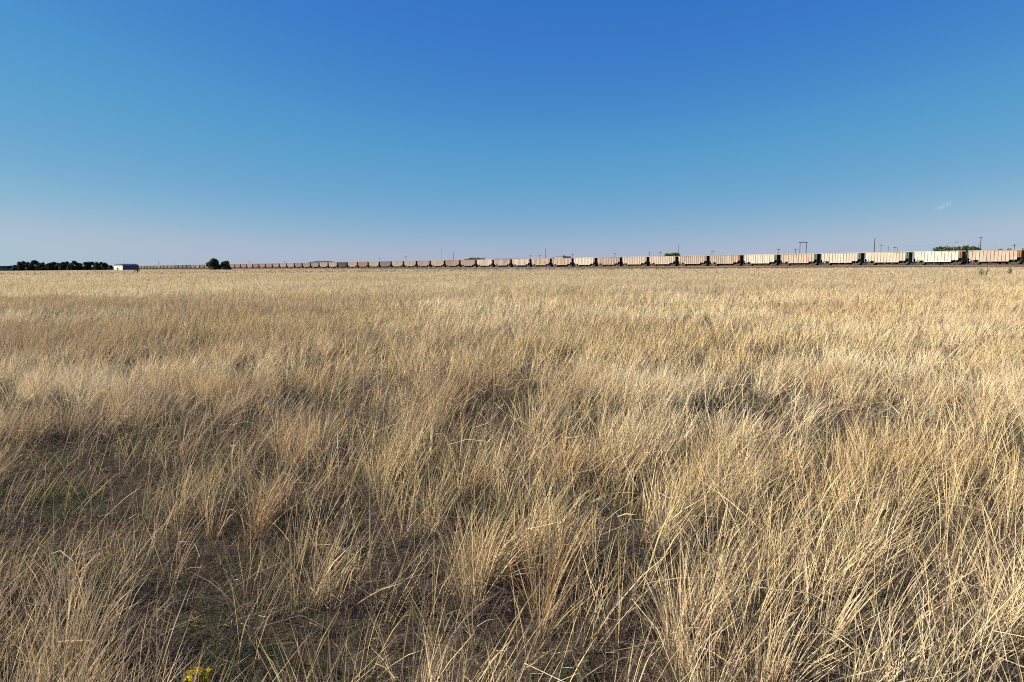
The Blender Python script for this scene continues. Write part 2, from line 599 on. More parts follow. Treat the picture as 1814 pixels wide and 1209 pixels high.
SPECIAL = {
    0: 'cream hopper car with an orange end panel, last one at the right edge',
    1: 'brightest white hopper car with an orange end panel, under the two round green trees',
    2: 'white hopper car with a green end panel, directly left of the brightest orange-ended car',
    3: 'white hopper car with a green end panel, just left of the thick tall pole',
    4: 'cream hopper car with a green end panel, below the goalpost shaped pole frame',
    5: 'whitish hopper car with dull green end panel, left of the car below the goalpost frame',
    6: 'peach tinted hopper car with a rusty orange end panel, beside the last green-ended car',
    11: 'whitish hopper car with the only rust red end panel, a little right of cream building',
    27: 'near-black hopper car, the only dark one in the middle of the train',
    25: 'rust red hopper car, second car to the right of the near-black car',
    26: 'dusty tan hopper car coupled to the right side of the near-black car',
    28: 'dusty tan hopper car coupled to the left side of the near-black car',
}


def car_label(i, c):
    w = WORD[c]
    if i in SPECIAL: return SPECIAL[i]
    if 7 <= i <= 10: return f'{w} ribbed hopper car, {ORD[i-7]} to the left of the last orange-ended car'
    if 12 <= i <= 24: return f'{w} ribbed hopper car, {ORD[i-12]} to the left of the car with red end'
    if 29 <= i <= 42: return f'{w} hopper car, {ORD[i-28]} car to the left of the near-black one'
    if 43 <= i <= 49: return f'{w} hopper car at the dark green tree pair, {ORD[i-43]} from their right end'
    return f'{w} distant hopper car, {ORD[i-50]} car to the left of the dark tree pair'


NCARS = 67
for i in range(NCARS):
    c = COLS.get(i, ('pink', 'rust', 'pink', 'tan', 'pink')[(i * 7) % 5])
    # car i lies between coupler i-1 and coupler i
    pos = P0 + DIR * (LCAR * (i - 0.5))
    t = empty('hopper_car', (pos.x, pos.y, RAIL_Z), RZ)
    tag(t, car_label(i, c), 'railway car', 'hopper cars of the long train')
    part('hopper_body', 'body', t, mat=c)
    part('slope_sheet', 'slope', t)
    e = ENDS.get(i, c)
    part('end_panel', 'paneln', t, mat=e)
    part('end_panel', 'panelf', t, mat=e)
    part('end_wall', 'endr', t)
    part('end_wall', 'endl', t)
    part('underframe', 'under', t)
    for x in (-5.0, 5.0):
        f = part('bogie', 'frame', t, (x, 0, 0))
        for dx in (-0.88, 0.88):
            part('wheelset', 'wheel', f, (dx, 0, 0.5))
    for s in ('r', 'l'): part('coupler', 'coup' + s, t)
    if i < 30:
        for s in ('r', 'l'): part('ladder', 'lad' + s, t)
        for x in (-2.4, 0.0, 2.4): part('discharge_chute', 'chute', t, (x, 0, 0))
        part('air_tank', 'tank', t)

# ------------------------------------------------------------------ trees
def leaf_cloud(name, centres, radii, n, size, mat, parent, seed, flat=1.0):
    r = np.random.default_rng(seed)
    centres = np.asarray(centres, float); radii = np.asarray(radii, float)
    w = radii ** 2; w /= w.sum()
    idx = r.choice(len(radii), n, p=w)
    d = r.normal(size=(n, 3)); d /= np.linalg.norm(d, axis=1)[:, None]
    rad = radii[idx] * (0.25 + 0.8 * r.random(n))
    p = centres[idx] + d * rad[:, None] * np.array([1, 1, flat])
    u = r.normal(size=(n, 3)); u /= np.linalg.norm(u, axis=1)[:, None]
    v = np.cross(u, r.normal(size=(n, 3))); v /= np.linalg.norm(v, axis=1)[:, None]
    s = size * (0.6 + 0.8 * r.random(n))[:, None]
    q = np.stack([p - u * s - v * s * .6, p + u * s - v * s * .6, p + u * s + v * s * .6, p - u * s + v * s * .6], 1)
    me = bpy.data.meshes.new(name)
    me.vertices.add(4 * n); me.vertices.foreach_set('co', q.reshape(-1).astype('f4'))
    me.loops.add(4 * n); me.loops.foreach_set('vertex_index', np.arange(4 * n, dtype='i4'))
    me.polygons.add(n); me.polygons.foreach_set('loop_start', np.arange(0, 4 * n, 4, dtype='i4'))
    me.update()
    return link_mesh(name, me, mat, parent)


def tree(px, top, wpx, Y, label, group, mat='conifer', seed=0, n=900, trunk=0.25, bottom=0.12, cat='tree', name='tree', peak=.42, leaf=.05):
    p = at(px, top, Y)
    h = p.z
    w = wpx * Y / F
    r = random.Random(seed * 31 + 5)
    t = empty(name, (p.x, Y, 0))
    tag(t, label, cat, group)
    m = MB()
    th = h * (bottom + 0.25)
    m.tube((0, 0, 0), (r.uniform(-.2, .2), 0, th), 0.03 * h * .7 + .06, 0.02 * h * .6 + .03, n=7)
    cs, rs = [], []
    for k in range(5):
        a = 2 * math.pi * k / 5 + r.random()
        e = (math.cos(a) * w * .3, math.sin(a) * w * .3, h * r.uniform(.45, .75))
        m.tube((0, 0, th * .8), e, 0.012 * h + .03, 0.02, n=5)
    m.build('trunk', M['bark'], t)
    nb = 13
    for k in range(nb):
        f = (k + .5) / nb
        z = h * (bottom + (0.92 - bottom) * f)
        prof = max(0, 1 - (abs(f - peak) / (.62 + max(0, peak - .42))) ** 2)
        a = r.uniform(0, 2 * math.pi)
        rr = w * .5 * max(.1, prof) * r.uniform(.25, .72)
        cr = max(.35, w * .5 * r.uniform(.36, .52) * (0.55 + .45 * prof))
        cr = min(cr, h * .2)
        z = min(z, h - cr)
        cs.append((math.cos(a) * rr, math.sin(a) * rr, z)); rs.append(cr)
    cs.append((0, 0, h - w * .16)); rs.append(w * .15)
    leaf_cloud('crown', cs, rs, n, max(.12, w * leaf), M[mat], t, seed + 100)
    return t


LINE = [(20, 471.0, 10), (27, 469.6, 9), (34, 463.9, 11), (42, 462.9, 12), (50, 464.4, 10), (56, 465.2, 9), (62, 461.2, 13), (70, 465.8, 9), (76, 464.6, 8),
        (82, 468.4, 9), (88, 465.8, 9), (95, 463.9, 10), (103, 465.6, 9), (110, 464.2, 10), (118, 463.3, 10), (125, 465.8, 9), (131, 462.0, 12),
        (140, 466.0, 10), (150, 464.3, 11), (157, 464.0, 9), (163, 463.2, 9), (171, 464.0, 9), (179, 464.3, 9), (187, 465.6, 9), (194.5, 470.3, 9)]
LOOK = {0: 'lowest dark shrubby tree at the left tip of the far tree row',
        6: 'tallest dark round-topped tree of the far tree row at left',
        24: 'low dark bushy tree between the far tree row and the white-ended shed'}
for i, (x, ty, wp) in enumerate(LINE):
    if i in LOOK: lb = LOOK[i]
    elif i < 6: lb = f'dark evergreen tree in the far row, {ORD[5-i]} to the left of its tallest tree'
    elif i < 16: lb = f'dark evergreen tree in the far row, {ORD[i-7]} to the right of its tallest tree'
    else: lb = f'dark evergreen tree in the far row, {ORD[23-i]} to the left of the low bushy one'
    tree(x, ty, wp * 1.8, 900 + 25 * math.sin(i * 2.3), lb, 'far dark tree row', 'conifer', seed=i, n=2400, bottom=0.0, leaf=.03)
for i, (x, ty, wp, Y, lb, mt) in enumerate([
    (378, 457.6, 30, 640, 'taller of two broad dark green trees standing before the train', 'olive'),
    (400, 461.8, 19, 640, 'shorter of two dark green trees standing before the train', 'olive')]):
    tree(x, ty + .6, wp * 1.5, Y, lb, 'two trees before the train', mt, seed=64 + i, n=3000, bottom=0.0, peak=.42, leaf=.028)
BACK = [(827, 458.8, 14, 470, 'low green tree at the left end of the flat-topped clump behind the train', 'olive'),
        (836, 456.6, 13, 470, 'green tree second from left in the flat-topped clump behind the train', 'broadleaf'),
        (846, 456.4, 13, 475, 'green tree second from right in the flat-topped clump behind the train', 'broadleaf'),
        (857, 457.2, 13, 470, 'green tree at the right end of the flat-topped clump behind the train', 'broadleaf'),
        (1001, 453.8, 7, 425, 'small dark tree against the right side of the cream building', 'broadleaf'),
        (1182, 448.5, 18, 420, 'wide bushy green tree left of the thin bare pole behind the train', 'broadleaf'),
        (1194, 447.2, 15, 425, 'rounder green tree touching the thin bare pole behind the train', 'olive'),
        (1668, 436.6, 27, 330, 'broad flat green tree farthest left behind the brightest white car', 'broadleaf'),
        (1689, 436.0, 19, 335, 'green tree under the curved street lamp behind the brightest white car', 'broadleaf'),
        (1708, 434.4, 17, 330, 'tallest green tree behind the orange end of the brightest white car', 'olive'),
        (1723, 436.0, 18, 330, 'dark green tree beside the thin pole, over the gap between orange-ended cars', 'broadleaf'),
        (1773, 440.8, 9, 330, 'small low bush top behind the last cream car', 'broadleaf'),
        (1786, 440.2, 11, 330, 'larger low bush top beside the crossarm pole behind the last cream car', 'broadleaf'),
        (1812, 440.3, 8, 330, 'bush top cut off by the right edge of the picture', 'broadleaf')]
for i, (x, ty, wp, Y, lb, mt) in enumerate(BACK):
    tree(x, ty, wp * 1.45, Y, lb, 'green trees behind the train', mt, seed=80 + i, n=3600, bottom=0.1, peak=.78, leaf=.026)

# ------------------------------------------------------------------ poles and masts
def pole(px, top, h, label, kind='T', rad=0.16, lean=0.0, back=None):
    Y = far_for(px, top, h)
    p = at(px, top, Y)
    name = {'T': 'utility_pole', 'plain': 'bare_pole', 'mast': 'mast', 'lamp': 'street_lamp'}[kind]
    cat = {'T': 'utility pole', 'plain': 'pole', 'mast': 'mast', 'lamp': 'street lamp'}[kind]
    t = empty(name, (p.x, Y, 0), 0.25)
    t.rotation_euler = (0, lean, 0.25)
    tag(t, label, cat, {'T': 'crossarm poles behind the train', 'plain': 'bare poles behind the train', 'mast': 'thin masts behind the train'}.get(kind))
    mat = M['steel'] if kind in ('mast', 'lamp') else M['pole']
    m = MB()
    m.tube((0, 0, -0.3), (0, 0, h), rad, rad * .7, n=8)
    m.build('shaft', mat, t)
    if kind == 'T':
        a = MB()
        a.box(-1.25, 1.25, -.07, .07, h - .75, h - .58)
        a.build('crossarm', M['pole'], t)
        for x in (-1.1, -.45, .45, 1.1):
            s = MB()
            s.tube((x, 0, h - .58), (x, 0, h - .36), .06, .035, n=6)
            s.build('insulator', M['steel'], t)
    elif kind == 'plain':
        a = MB()
        a.tube((0, 0, h), (0, 0, h + .12), rad * .75, rad * .3, n=8)
        a.build('pole_cap', M['steel'], t)
    elif kind == 'mast':
        a = MB()
        a.tube((0, 0, h), (0, 0, h + 1.2), .04, .02, n=5)
        a.build('antenna', M['steel'], t)
    elif kind == 'lamp':
        a = MB()
        pts = [(0, h - .25), (.25, h + .15), (.7, h + .35), (1.2, h + .35)]
        for (x0, z0), (x1, z1) in zip(pts, pts[1:]): a.tube((x0, 0, z0), (x1, 0, z1), .06, n=6)
        a.build('lamp_arm', M['steel'], t)
        b = MB()
        b.prism([(1.1, h + .42), (1.95, h + .36), (1.95, h + .22), (1.1, h + .2)], -.17, .17)
        b.build('lamp_head', M['steel'], t)
    TOPS[px] = Vector((p.x, Y, h - .36))
    return t


TOPS = {}
for args in [
    (219.6, 462.2, 13, 'thin dark mast rising over the white-ended shed at left', 'mast', .2),
    (280.5, 463.6, 11, 'short crossarm pole far left, behind the thinnest part of the train', 'T', .2),
    (311.5, 466.0, 9, 'faint tiny pole halfway between shed and dark tree pair', 'plain', .14),
    (348.5, 465.3, 10, 'tiny dark pole just left of the dark tree pair', 'plain', .17),
    (442.0, 463.4, 10, 'crossarm pole a little way right of the dark tree pair', 'T', .17),
    (504.0, 462.5, 10, 'low crossarm pole left of the dark hip roof', 'T', .17),
    (575.0, 458.8, 11, 'small antenna mast over the dark hip roof', 'mast', .1),
    (673.0, 457.6, 11, 'crossarm pole behind the tan cars right of the near-black car', 'T', .18),
    (719.0, 453.0, 11, 'taller crossarm pole midway between near-black car and flat-topped clump', 'T', .17),
    (782.0, 440.2, 20, 'very tall hair-thin mast left of the flat-topped tree clump', 'mast', .09),
    (803.0, 446.8, 13, 'tall dark bare pole just left of the flat-topped tree clump', 'plain', .2),
    (940.0, 452.0, 10.5, 'crossarm pole at the right tip of the long low roof', 'T', .15),
    (956.0, 452.0, 10.5, 'crossarm pole between the long low roof and the thick bare pole', 'T', .15),
    (966.8, 440.6, 15, 'thick tall bare pole left of the cream building', 'plain', .3),
    (1014.0, 449.4, 10.5, 'crossarm pole just right of the cream building', 'T', .15),
    (1022.5, 454.5, 8, 'short stubby bare post right of the cream building', 'plain', .15),
    (1089.5, 448.2, 10.5, 'lone crossarm pole midway between the cream building and the bushy green tree pair', 'T', .2),
    (1150.5, 446.8, 10.5, 'wide crossarm pole left of the bushy green tree pair', 'T', .17),
    (1169.5, 445.8, 10.5, 'crossarm pole touching the left side of the bushy green tree pair', 'T', .15),
    (1202.5, 433.2, 14, 'tall slender bare pole at the right of the bushy green tree pair', 'plain', .19),
    (1259.6, 444.8, 9, 'thin bare pole close beside a crossarm pole behind the peach cars', 'plain', .1),
    (1263.0, 443.6, 10, 'narrow crossarm pole close beside a thin bare pole', 'T', .12),
    (1379.3, 440.6, 10.5, 'forked crossarm pole over the gap left of the goalpost frame', 'T', .14),
    (1409.3, 440.8, 10.5, 'crossarm pole standing just left of the goalpost shaped frame', 'T', .16),
    (1549.8, 421.6, 15, 'thickest tall bare pole, above the green-ended cars', 'plain', .26),
    (1561.0, 432.6, 11.5, 'crossarm pole just right of the thickest bare pole', 'T', .13),
    (1573.8, 435.8, 10, 'bare pole midway between two crossarm poles, right of the thickest pole', 'plain', .11),
    (1585.6, 436.4, 10, 'crossarm pole next to a short bare post, behind a green-ended car', 'T', .11),
    (1590.0, 440.2, 8.5, 'short bare post, last one of the pole cluster behind the green-ended cars', 'plain', .1),
    (1679.0, 433.8, 9.5, 'stubby dark post in the green trees left of the street lamp', 'plain', .14),
    (1690.0, 430.8, 10, 'curved grey street lamp above the green trees behind the white car', 'lamp', .1),
    (1733.6, 432.2, 10.5, 'thin bare pole hugging the tallest crossarm pole', 'plain', .09),
    (1738.0, 419.2, 14, 'tallest crossarm pole, right of the green trees and the orange-ended white car', 'T', .2),
    (1763.3, 433.0, 11, 'very thin pale mast behind the last cream car', 'mast', .05),
    (1797.5, 432.2, 10, 'wide crossarm pole nearest the right edge of the picture', 'T', .17),
]: pole(*args)

wl = MB()
ks = [1585.6, 1738.0, 1797.5]
for a, b in zip(ks, ks[1:]):
    for off_ in (-1.1, 1.1):
        A, B = TOPS[a] + Vector((off_, 0, 0)), TOPS[b] + Vector((off_, 0, 0))
        if a == 1585.6 or b == 1738.0: B.z = min(B.z, A.z + 4)
        prev = A
        for q in range(1, 13):
            f = q / 12
            c_ = A.lerp(B, f); c_.z -= 4 * 1.3 * f * (1 - f)
            wl.tube(prev, c_, .012, n=4, caps=False)
            prev = c_
tag(wl.build('power_line', M['steel']), 'thin sagging wires of the pole line at right behind the train', 'power line')
# goalpost shaped frame
Yf = far_for(1423, 429.5, 13)
pf = at(1423, 429.5, Yf)
fr = empty('pole_frame', (pf.x, Yf, 0))
tag(fr, 'dark goalpost shaped frame of two poles joined by a top beam', 'pole frame')
hw_ = 5.5 * Yf / F
for s in (-1, 1):
    MB().tube((s * hw_, 0, -.3), (s * hw_, 0, 13), .2, .16, n=8).build('post', M['pole'], fr)
MB().box(-hw_ - .7, hw_ + .7, -.12, .12, 12.72, 12.98).build('beam', M['pole'], fr)
for x in (-.5, 0.3, 1.0):
    MB().tube((x, .0, 12.985), (x, 0, 13.65), .06, .04, n=6).build('insulator', M['steel'], fr)

# ------------------------------------------------------------------ buildings
def gable(name, label, p, w, d, eave, ridge, rz, wall, roof, over=.3, arch=False, cat='building'):
    t = empty(name, p, rz)
    tag(t, label, cat)
    return t


# white-ended shed with an arched roof
Y = 830.0
c = at(224, 477, Y)
sx = 33.0
shed = empty('arched_shed', (c.x, Y, 0), R(0))
tag(shed, 'long shed with bright white end and dark arched roof, left of the train', 'building')
xl, xr = at(202, 475, Y + 9).x - c.x, at(246, 475, Y + 17).x - c.x
xm = at(217.3, 475, Y).x - c.x
ztop = at(224, 467.6, Y).z
zl = at(205, 470.0, Y).z
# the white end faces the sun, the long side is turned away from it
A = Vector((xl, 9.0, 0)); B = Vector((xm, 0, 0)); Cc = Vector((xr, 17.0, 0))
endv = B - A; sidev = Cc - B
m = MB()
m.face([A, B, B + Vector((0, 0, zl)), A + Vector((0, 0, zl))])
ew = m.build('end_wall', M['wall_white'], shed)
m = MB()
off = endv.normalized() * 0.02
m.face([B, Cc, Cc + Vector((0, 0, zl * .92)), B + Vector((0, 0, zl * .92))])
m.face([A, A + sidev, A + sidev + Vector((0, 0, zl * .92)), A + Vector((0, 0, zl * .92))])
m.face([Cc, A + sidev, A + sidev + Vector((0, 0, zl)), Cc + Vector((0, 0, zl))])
m.build('wall', M['wall_grey'], shed)  # grey stands in for the shade on the long side
m = MB()
dn = sidev.normalized()
ro = []
K = 9
for e in (0.0, 1.0):
    row = []
    for k in range(K):
        f = k / (K - 1)
        base = A + endv * (f * 1.04 - .02) + sidev * (e * 1.02 - .01)
        row.append(m.bm.verts.new(base + Vector((0, 0, zl * .93 + (ztop - zl * .93) * math.sin(math.pi * f) ** .8))))
    ro.append(row)
for k in range(K - 1): m.bm.faces.new((ro[0][k], ro[0][k + 1], ro[1][k + 1], ro[1][k]))
m.bm.faces.new(list(reversed(ro[1])))
m.bm.faces.new(ro[0])
m.build('roof', M['roof_dark'], shed)
m = MB()
e1 = A + endv * .32 - Vector((0, .06, 0)); e2 = A + endv * .5 - Vector((0, .06, 0))
nn = Vector((endv.y, -endv.x, 0)).normalized() * .05
m.face([e1 + nn, e2 + nn, e2 + nn + Vector((0, 0, 3.2)), e1 + nn + Vector((0, 0, 3.2))])
m.build('door', M['opening'], shed)


def block(name, label, px0, px1, ytop, yeave, Y, wall, roof, depth=12, hip=0.25, cat='building', windows=3, rz=0.0):
    a = at(px0, ytop, Y); b = at(px1, ytop, Y)
    zr = at((px0 + px1) / 2, ytop, Y).z
    ze = at((px0 + px1) / 2, yeave, Y).z
    cx = (a.x + b.x) / 2; hw = (b.x - a.x) / 2
    t = empty(name, (cx, Y, 0), rz)
    tag(t, label, cat)
    m = MB()
    m.box(-hw * .94, hw * .94, 0, depth, 0, ze - .02)
    m.build('wall', M[wall], t)
    m = MB()
    o = hw * hip
    v = [m.bm.verts.new(p) for p in ((-hw, -.6, ze), (hw, -.6, ze), (hw, depth + .6, ze), (-hw, depth + .6, ze),
                                     (-hw + o, depth * .4, zr), (hw - o, depth * .4, zr), (hw - o, depth * .6, zr), (-hw + o, depth * .6, zr))]
    for f in ((3, 2, 1, 0), (0, 1, 5, 4), (1, 2, 6, 5), (2, 3, 7, 6), (3, 0, 4, 7), (4, 5, 6, 7)): m.bm.faces.new([v[i] for i in f])
    m.build('roof', M[roof], t)
    for k in range(windows):
        x = -hw * .7 + k * hw * 1.4 / max(1, windows - 1)
        MB().box(x - .6, x + .6, -.05, .02, 1.2, 2.6).build('window', M['opening'], t)
    return t, hw, ze, zr


block('hip_roof_building', 'wide building with dark hip roof showing over tan cars left of near-black car', 544, 592, 462.8, 465.3, 600, 'wall_grey', 'roof_dark', 14, .55)
block('long_building', 'long building with thin flat dark roof above the cars left of center poles', 874, 941, 458.4, 459.7, 450, 'wall_grey', 'roof_dark', 14, .04)
t, hw, ze, zr = block('cream_building', 'flat-roofed cream building with rooftop units poking over the train', 982, 1000, 454.6, 455.0, 432, 'wall_cream', 'wall_cream', 9, .02, rz=R(-38))
for x, w_, h_ in ((-.2, .5, .7), (.9, .6, .9), (2.0, .4, .6)):
    MB().box(x - w_, x + w_, 2, 3, zr + .003, zr + h_).build('rooftop_unit', M['wall_grey'], t)
block('dark_annex', 'low dark building joined to the left of the cream building', 976, 984, 456.6, 457.4, 427, 'wall_grey', 'roof_dark', 8, .05, windows=2)
# open shed at the left edge
Y = 890
a = at(-14, 474, Y); b = at(16, 474, Y)
zr = at(2, 471.6, Y).z
op = empty('open_shed', ((a.x + b.x) / 2, Y, 0))
tag(op, 'low open shed with dark roof at the left edge of the picture', 'shed')
hw = (b.x - a.x) / 2
MB().box(-hw, hw, -4, 8, zr - 1.0, zr).build('roof', M['roof_dark'], op)
MB().box(-hw * .95, hw * .95, 7, 7.2, 0, zr - 1.01).build('wall', M['wall_white'], op)
for k in range(7):
    x = -hw * .96 + k * hw * 1.92 / 6
    MB().box(x - .35, x + .35, -3.8, -3.2, 0, zr - 1.01).build('post', M['pole'], op)

# ------------------------------------------------------------------ shrubs in the field
def twiggy(px, base, top, wpx, label, seed, mat, leaves, twigs=16, upright=.5):
    Y = (CAM_Z - 0.6) / (-ray(px, base).z / ray(px, base).y)
    h = at(px, top, Y).z
    w = wpx * Y / F
    p = at(px, base, Y)
    t = empty('shrub', (p.x, Y, 0))
    tag(t, label, 'shrub', 'lone shrubs in the field')
    r = random.Random(seed)
    m = MB()
    tips = []
    for k in range(twigs):
        x = r.uniform(-.5, .5) * w
        e = Vector((x + r.uniform(-.12, .12) * w, r.uniform(-.3, .3) * w, h * r.uniform(.55, 1)))
        s = Vector((x * .35, e.y * .3, 0))
        mid = s.lerp(e, .55) + Vector((r.uniform(-.06, .06) * w, 0, .05))
        m.tube(s, mid, .04, .03, n=5, caps=False)
        m.tube(mid, e, .03, .014, n=5)
        for q in range(3):
            b0 = mid.lerp(e, r.random())
            b1 = b0 + Vector((r.uniform(-.2, .2), r.uniform(-.15, .15), r.uniform(.05, .28)))
            m.tube(b0, b1, .011, .006, n=4)
            tips.append(b1)
        tips.append(e); tips.append(mid.lerp(e, .6))
    m.build('stem', M['twig'] if mat == 'dryleaf' else M['bark'], t)
    leaf_cloud('foliage', tips, [.13] * len(tips), leaves, .035, M[mat], t, seed)


twiggy(1742, 485.5, 472.3, 30, 'wide twiggy half-bare shrub in the grass before the last cream car', 3, 'dryleaf', 260, 15)
twiggy(1787.5, 483.0, 473.8, 9, 'small rounded twiggy shrub in the grass near the right edge', 4, 'dryleaf', 260, 10)
twiggy(239, 481.5, 476.3, 3.4, 'narrow upright dark shrub in the grass before the white-ended shed', 5, 'shrub', 900, 8)
twiggy(244.3, 482.3, 477.2, 7.5, 'rounder dark shrub beside a narrow one before the white-ended shed', 6, 'shrub', 1800, 12)
twiggy(25, 481, 478.0, 3.5, 'tiny dark shrub alone in the grass before the far tree row', 7, 'shrub', 500, 7)

# yellow weed flower in the foreground
d = ray(344, 1196)
pw = Vector((0, 0, CAM_Z)) + d * ((0.30 - CAM_Z) / d.z)
wf = empty('wildflower', (pw.x, pw.y, 0))
tag(wf, 'yellow flowering weed low in the grass at the bottom left', 'wildflower')
r = random.Random(11)
m = MB(); heads = []; lv = []
for k in range(34):
    e = Vector((max(-.06, min(.06, r.gauss(0, .03))), r.gauss(0, .03), r.uniform(.19, .305)))
    m.tube((e.x * .25, e.y * .25, 0), e, .003, .0016, n=5)
    heads.append(e)
    lv += [Vector((e.x * f, e.y * f, e.z * f)) for f in (.5, .7, .85)]
m.build('stem', M['weedleaf'], wf)
leaf_cloud('flower_head', heads, [.02] * len(heads), 1700, .0062, M['yellow'], wf, 21)
leaf_cloud('leaf', lv, [.02] * len(lv), 500, .006, M['weedleaf'], wf, 22)

# ------------------------------------------------------------------ a small cloud, low over the train
def cloud(px, py, wpx, hpx, Y, label, dens, seed):
    p = at(px, py, Y)
    w = wpx * Y / F; h = hpx * Y / F
    bm = bmesh.new()
    r = random.Random(seed)
    for k in range(9):
        f = (k + .5) / 9 - .5
        mm = Matrix.Translation((f * w * .85, r.uniform(-.1, .1) * w, f * h * .75 + r.uniform(-.12, .12) * h)) @ Matrix.Diagonal((w * .14, w * .14, h * r.uniform(.22, .42), 1))
        bmesh.ops.create_icosphere(bm, subdivisions=2, radius=1.0, matrix=mm)
    me = bpy.data.meshes.new('cloud'); bm.to_mesh(me); bm.free()
    m = bpy.data.materials.new('cloud_vapour'); m.use_nodes = True
    nt = m.node_tree
    nt.nodes.remove(nt.nodes['Principled BSDF'])
    v = nt.nodes.new('ShaderNodeVolumePrincipled')
    v.inputs['Color'].default_value = (1, 1, 1, 1)
    tc = nt.nodes.new('ShaderNodeTexCoord')
    n = nt.nodes.new('ShaderNodeTexNoise'); n.inputs['Scale'].default_value = 5.0 / w; n.inputs['Detail'].default_value = 3
    nt.links.new(tc.outputs['Object'], n.inputs['Vector'])
    mr = nt.nodes.new('ShaderNodeMapRange')
    mr.inputs['From Min'].default_value = .30; mr.inputs['From Max'].default_value = .75
    mr.inputs['To Min'].default_value = 0; mr.inputs['To Max'].default_value = dens
    nt.links.new(n.outputs['Fac'], mr.inputs[0])
    nt.links.new(mr.outputs[0], v.inputs['Density'])
    nt.links.new(v.outputs[0], nt.nodes['Material Output'].inputs['Volume'])
    o = link_mesh('cloud', me, m, None, p)
    tag(o, label, 'cloud')


cloud(1671, 365.5, 27, 12, 6000, 'single small faint white cloud low over the right part of the train', .0045, 2)

# ------------------------------------------------------------------ grass
def vnoise(x, y, scale, seed):
    r = np.random.default_rng(seed)
    T = r.random((256, 256)).astype('f4')
    u = x / scale + 1000.37; v = y / scale + 1000.71
    i = np.floor(u).astype(int); j = np.floor(v).astype(int)
    fu = u - i; fv = v - j
    fu = fu * fu * (3 - 2 * fu); fv = fv * fv * (3 - 2 * fv)
    g = lambda a, b: T[a % 256, b % 256]
    return (g(i, j) * (1 - fu) + g(i + 1, j) * fu) * (1 - fv) + (g(i, j + 1) * (1 - fu) + g(i + 1, j + 1) * fu) * fv


def fbm(x, y, scale, seed):
    return (vnoise(x, y, scale, seed) * .55 + vnoise(x, y, scale * .47, seed + 1) * .3 + vnoise(x, y, scale * .21, seed + 2) * .15)


# hollows where the tall grass thins out: photo centre, half width, half height, strength
HOLLOWS = [(130, 835, 190, 55, .8), (330, 745, 70, 22, .7), (600, 702, 80, 22, .7), (880, 704, 75, 22, 1.0), (905, 738, 60, 14, .7), (1335, 700, 75, 30, .55),
           (1485, 778, 55, 24, .95), (1110, 885, 75, 28, .85), (690, 1000, 90, 60, .85), (560, 890, 90, 45, .65), (330, 1110, 150, 85, 1.0), (120, 960, 120, 50, .6),
           (480, 1120, 80, 80, .9), (870, 1140, 90, 60, 1.0), (1250, 965, 50, 30, .7), (1110, 1070, 55, 45, .65), (430, 770, 60, 22, .6), (80, 765, 70, 20, .5),
           (345, 592, 90, 9, .35), (1700, 745, 60, 20, .5), (150, 655, 90, 12, .45), (760, 790, 45, 18, .4), (1420, 860, 60, 20, .4), (1640, 890, 50, 22, .45),
           (40, 1110, 90, 60, .75), (1560, 1000, 45, 30, .5), (630, 1130, 120, 75, .95)]
HOLLOWS += [(344, 1215, 34, 75, 1.0), (60, 890, 120, 50, .7), (230, 1000, 120, 45, .7), (430, 1060, 90, 60, .8), (250, 800, 90, 30, .8), (650, 760, 60, 18, .5), (90, 1150, 110, 40, .6),
            (700, 880, 50, 30, .55), (790, 1060, 60, 60, .7), (980, 960, 45, 30, .45), (1290, 1040, 45, 35, .5), (1430, 960, 50, 30, .5), (1250, 780, 60, 22, .4),
            (210, 700, 80, 14, .4), (1000, 720, 60, 14, .4), (1150, 1180, 60, 30, .6), (520, 740, 60, 16, .6)]
CR = np.array(ROT.transposed())


def project(x, y, z):
    """photo pixel of points in the field"""
    p = np.stack([x, y, z - CAM_Z], 1) @ CR.T
    return W / 2 + F * p[:, 0] / -p[:, 2], H / 2 - F * p[:, 1] / -p[:, 2]


def patches(px, py, jx, jy, rows):
    v = np.zeros_like(px)
    for cx, cy, a, b, s in rows:
        d = np.sqrt(((px + jx * a - cx) / a) ** 2 + ((py + jy * b - cy) / b) ** 2)
        v = np.maximum(v, s * np.clip((1.2 - d) / .5, 0, 1))
    return v


def hollow(x, y, heights=(.1,), lean=None):
    """0 where the stand is full, 1 in the middle of a hollow; a tuft counts with its whole height"""
    jx = (fbm(x, y, .8, 50) - .5) * 1.6
    jy = (fbm(x, y, .8, 60) - .5) * 1.6
    vs_ = []
    for h in heights:
        px, py = project(x + (0 if lean is None else lean * h), y, np.full_like(x, h))
        vs_.append(patches(px, py, jx, jy, HOLLOWS))
    vs_ = np.stack(vs_)
    return .75 * vs_.max(0) + .25 * vs_.mean(0)


FULL = [(1560, 1090, 330, 190, 1), (1180, 830, 330, 60, .8), (1600, 820, 250, 60, .8), (950, 960, 160, 60, .8), (700, 800, 120, 40, .8), (1180, 1250, 260, 60, .7),
        (230, 930, 60, 60, .5), (560, 960, 60, 60, .6)]
RED_SPOTS = [(850, 690, 75, 16, .9), (1010, 690, 60, 14, .4), (640, 700, 40, 10, .3)]
BROWN_SPOTS = [(975, 1050, 60, 60, .8), (450, 940, 60, 45, .7), (830, 960, 40, 40, .4), (1470, 900, 60, 40, .5), (330, 690, 120, 20, .4)]


def wedge(n, y0, y1, k=.80, m=2.0, rr=None):
    """n points spread evenly over the strip of field the camera can look over"""
    rr = rr or rng
    # area grows with y
    out_x, out_y = [], []
    got = 0
    while got < n:
        y = y0 + (y1 - y0) * rr.random(n)
        half = k * y + m
        keep = rr.random(n) < half / (k * y1 + m)
        y = y[keep]
        x = (rr.random(len(y)) * 2 - 1) * (k * y + m)
        out_x.append(x); out_y.append(y); got += len(y)
    return np.concatenate(out_x)[:n], np.concatenate(out_y)[:n]


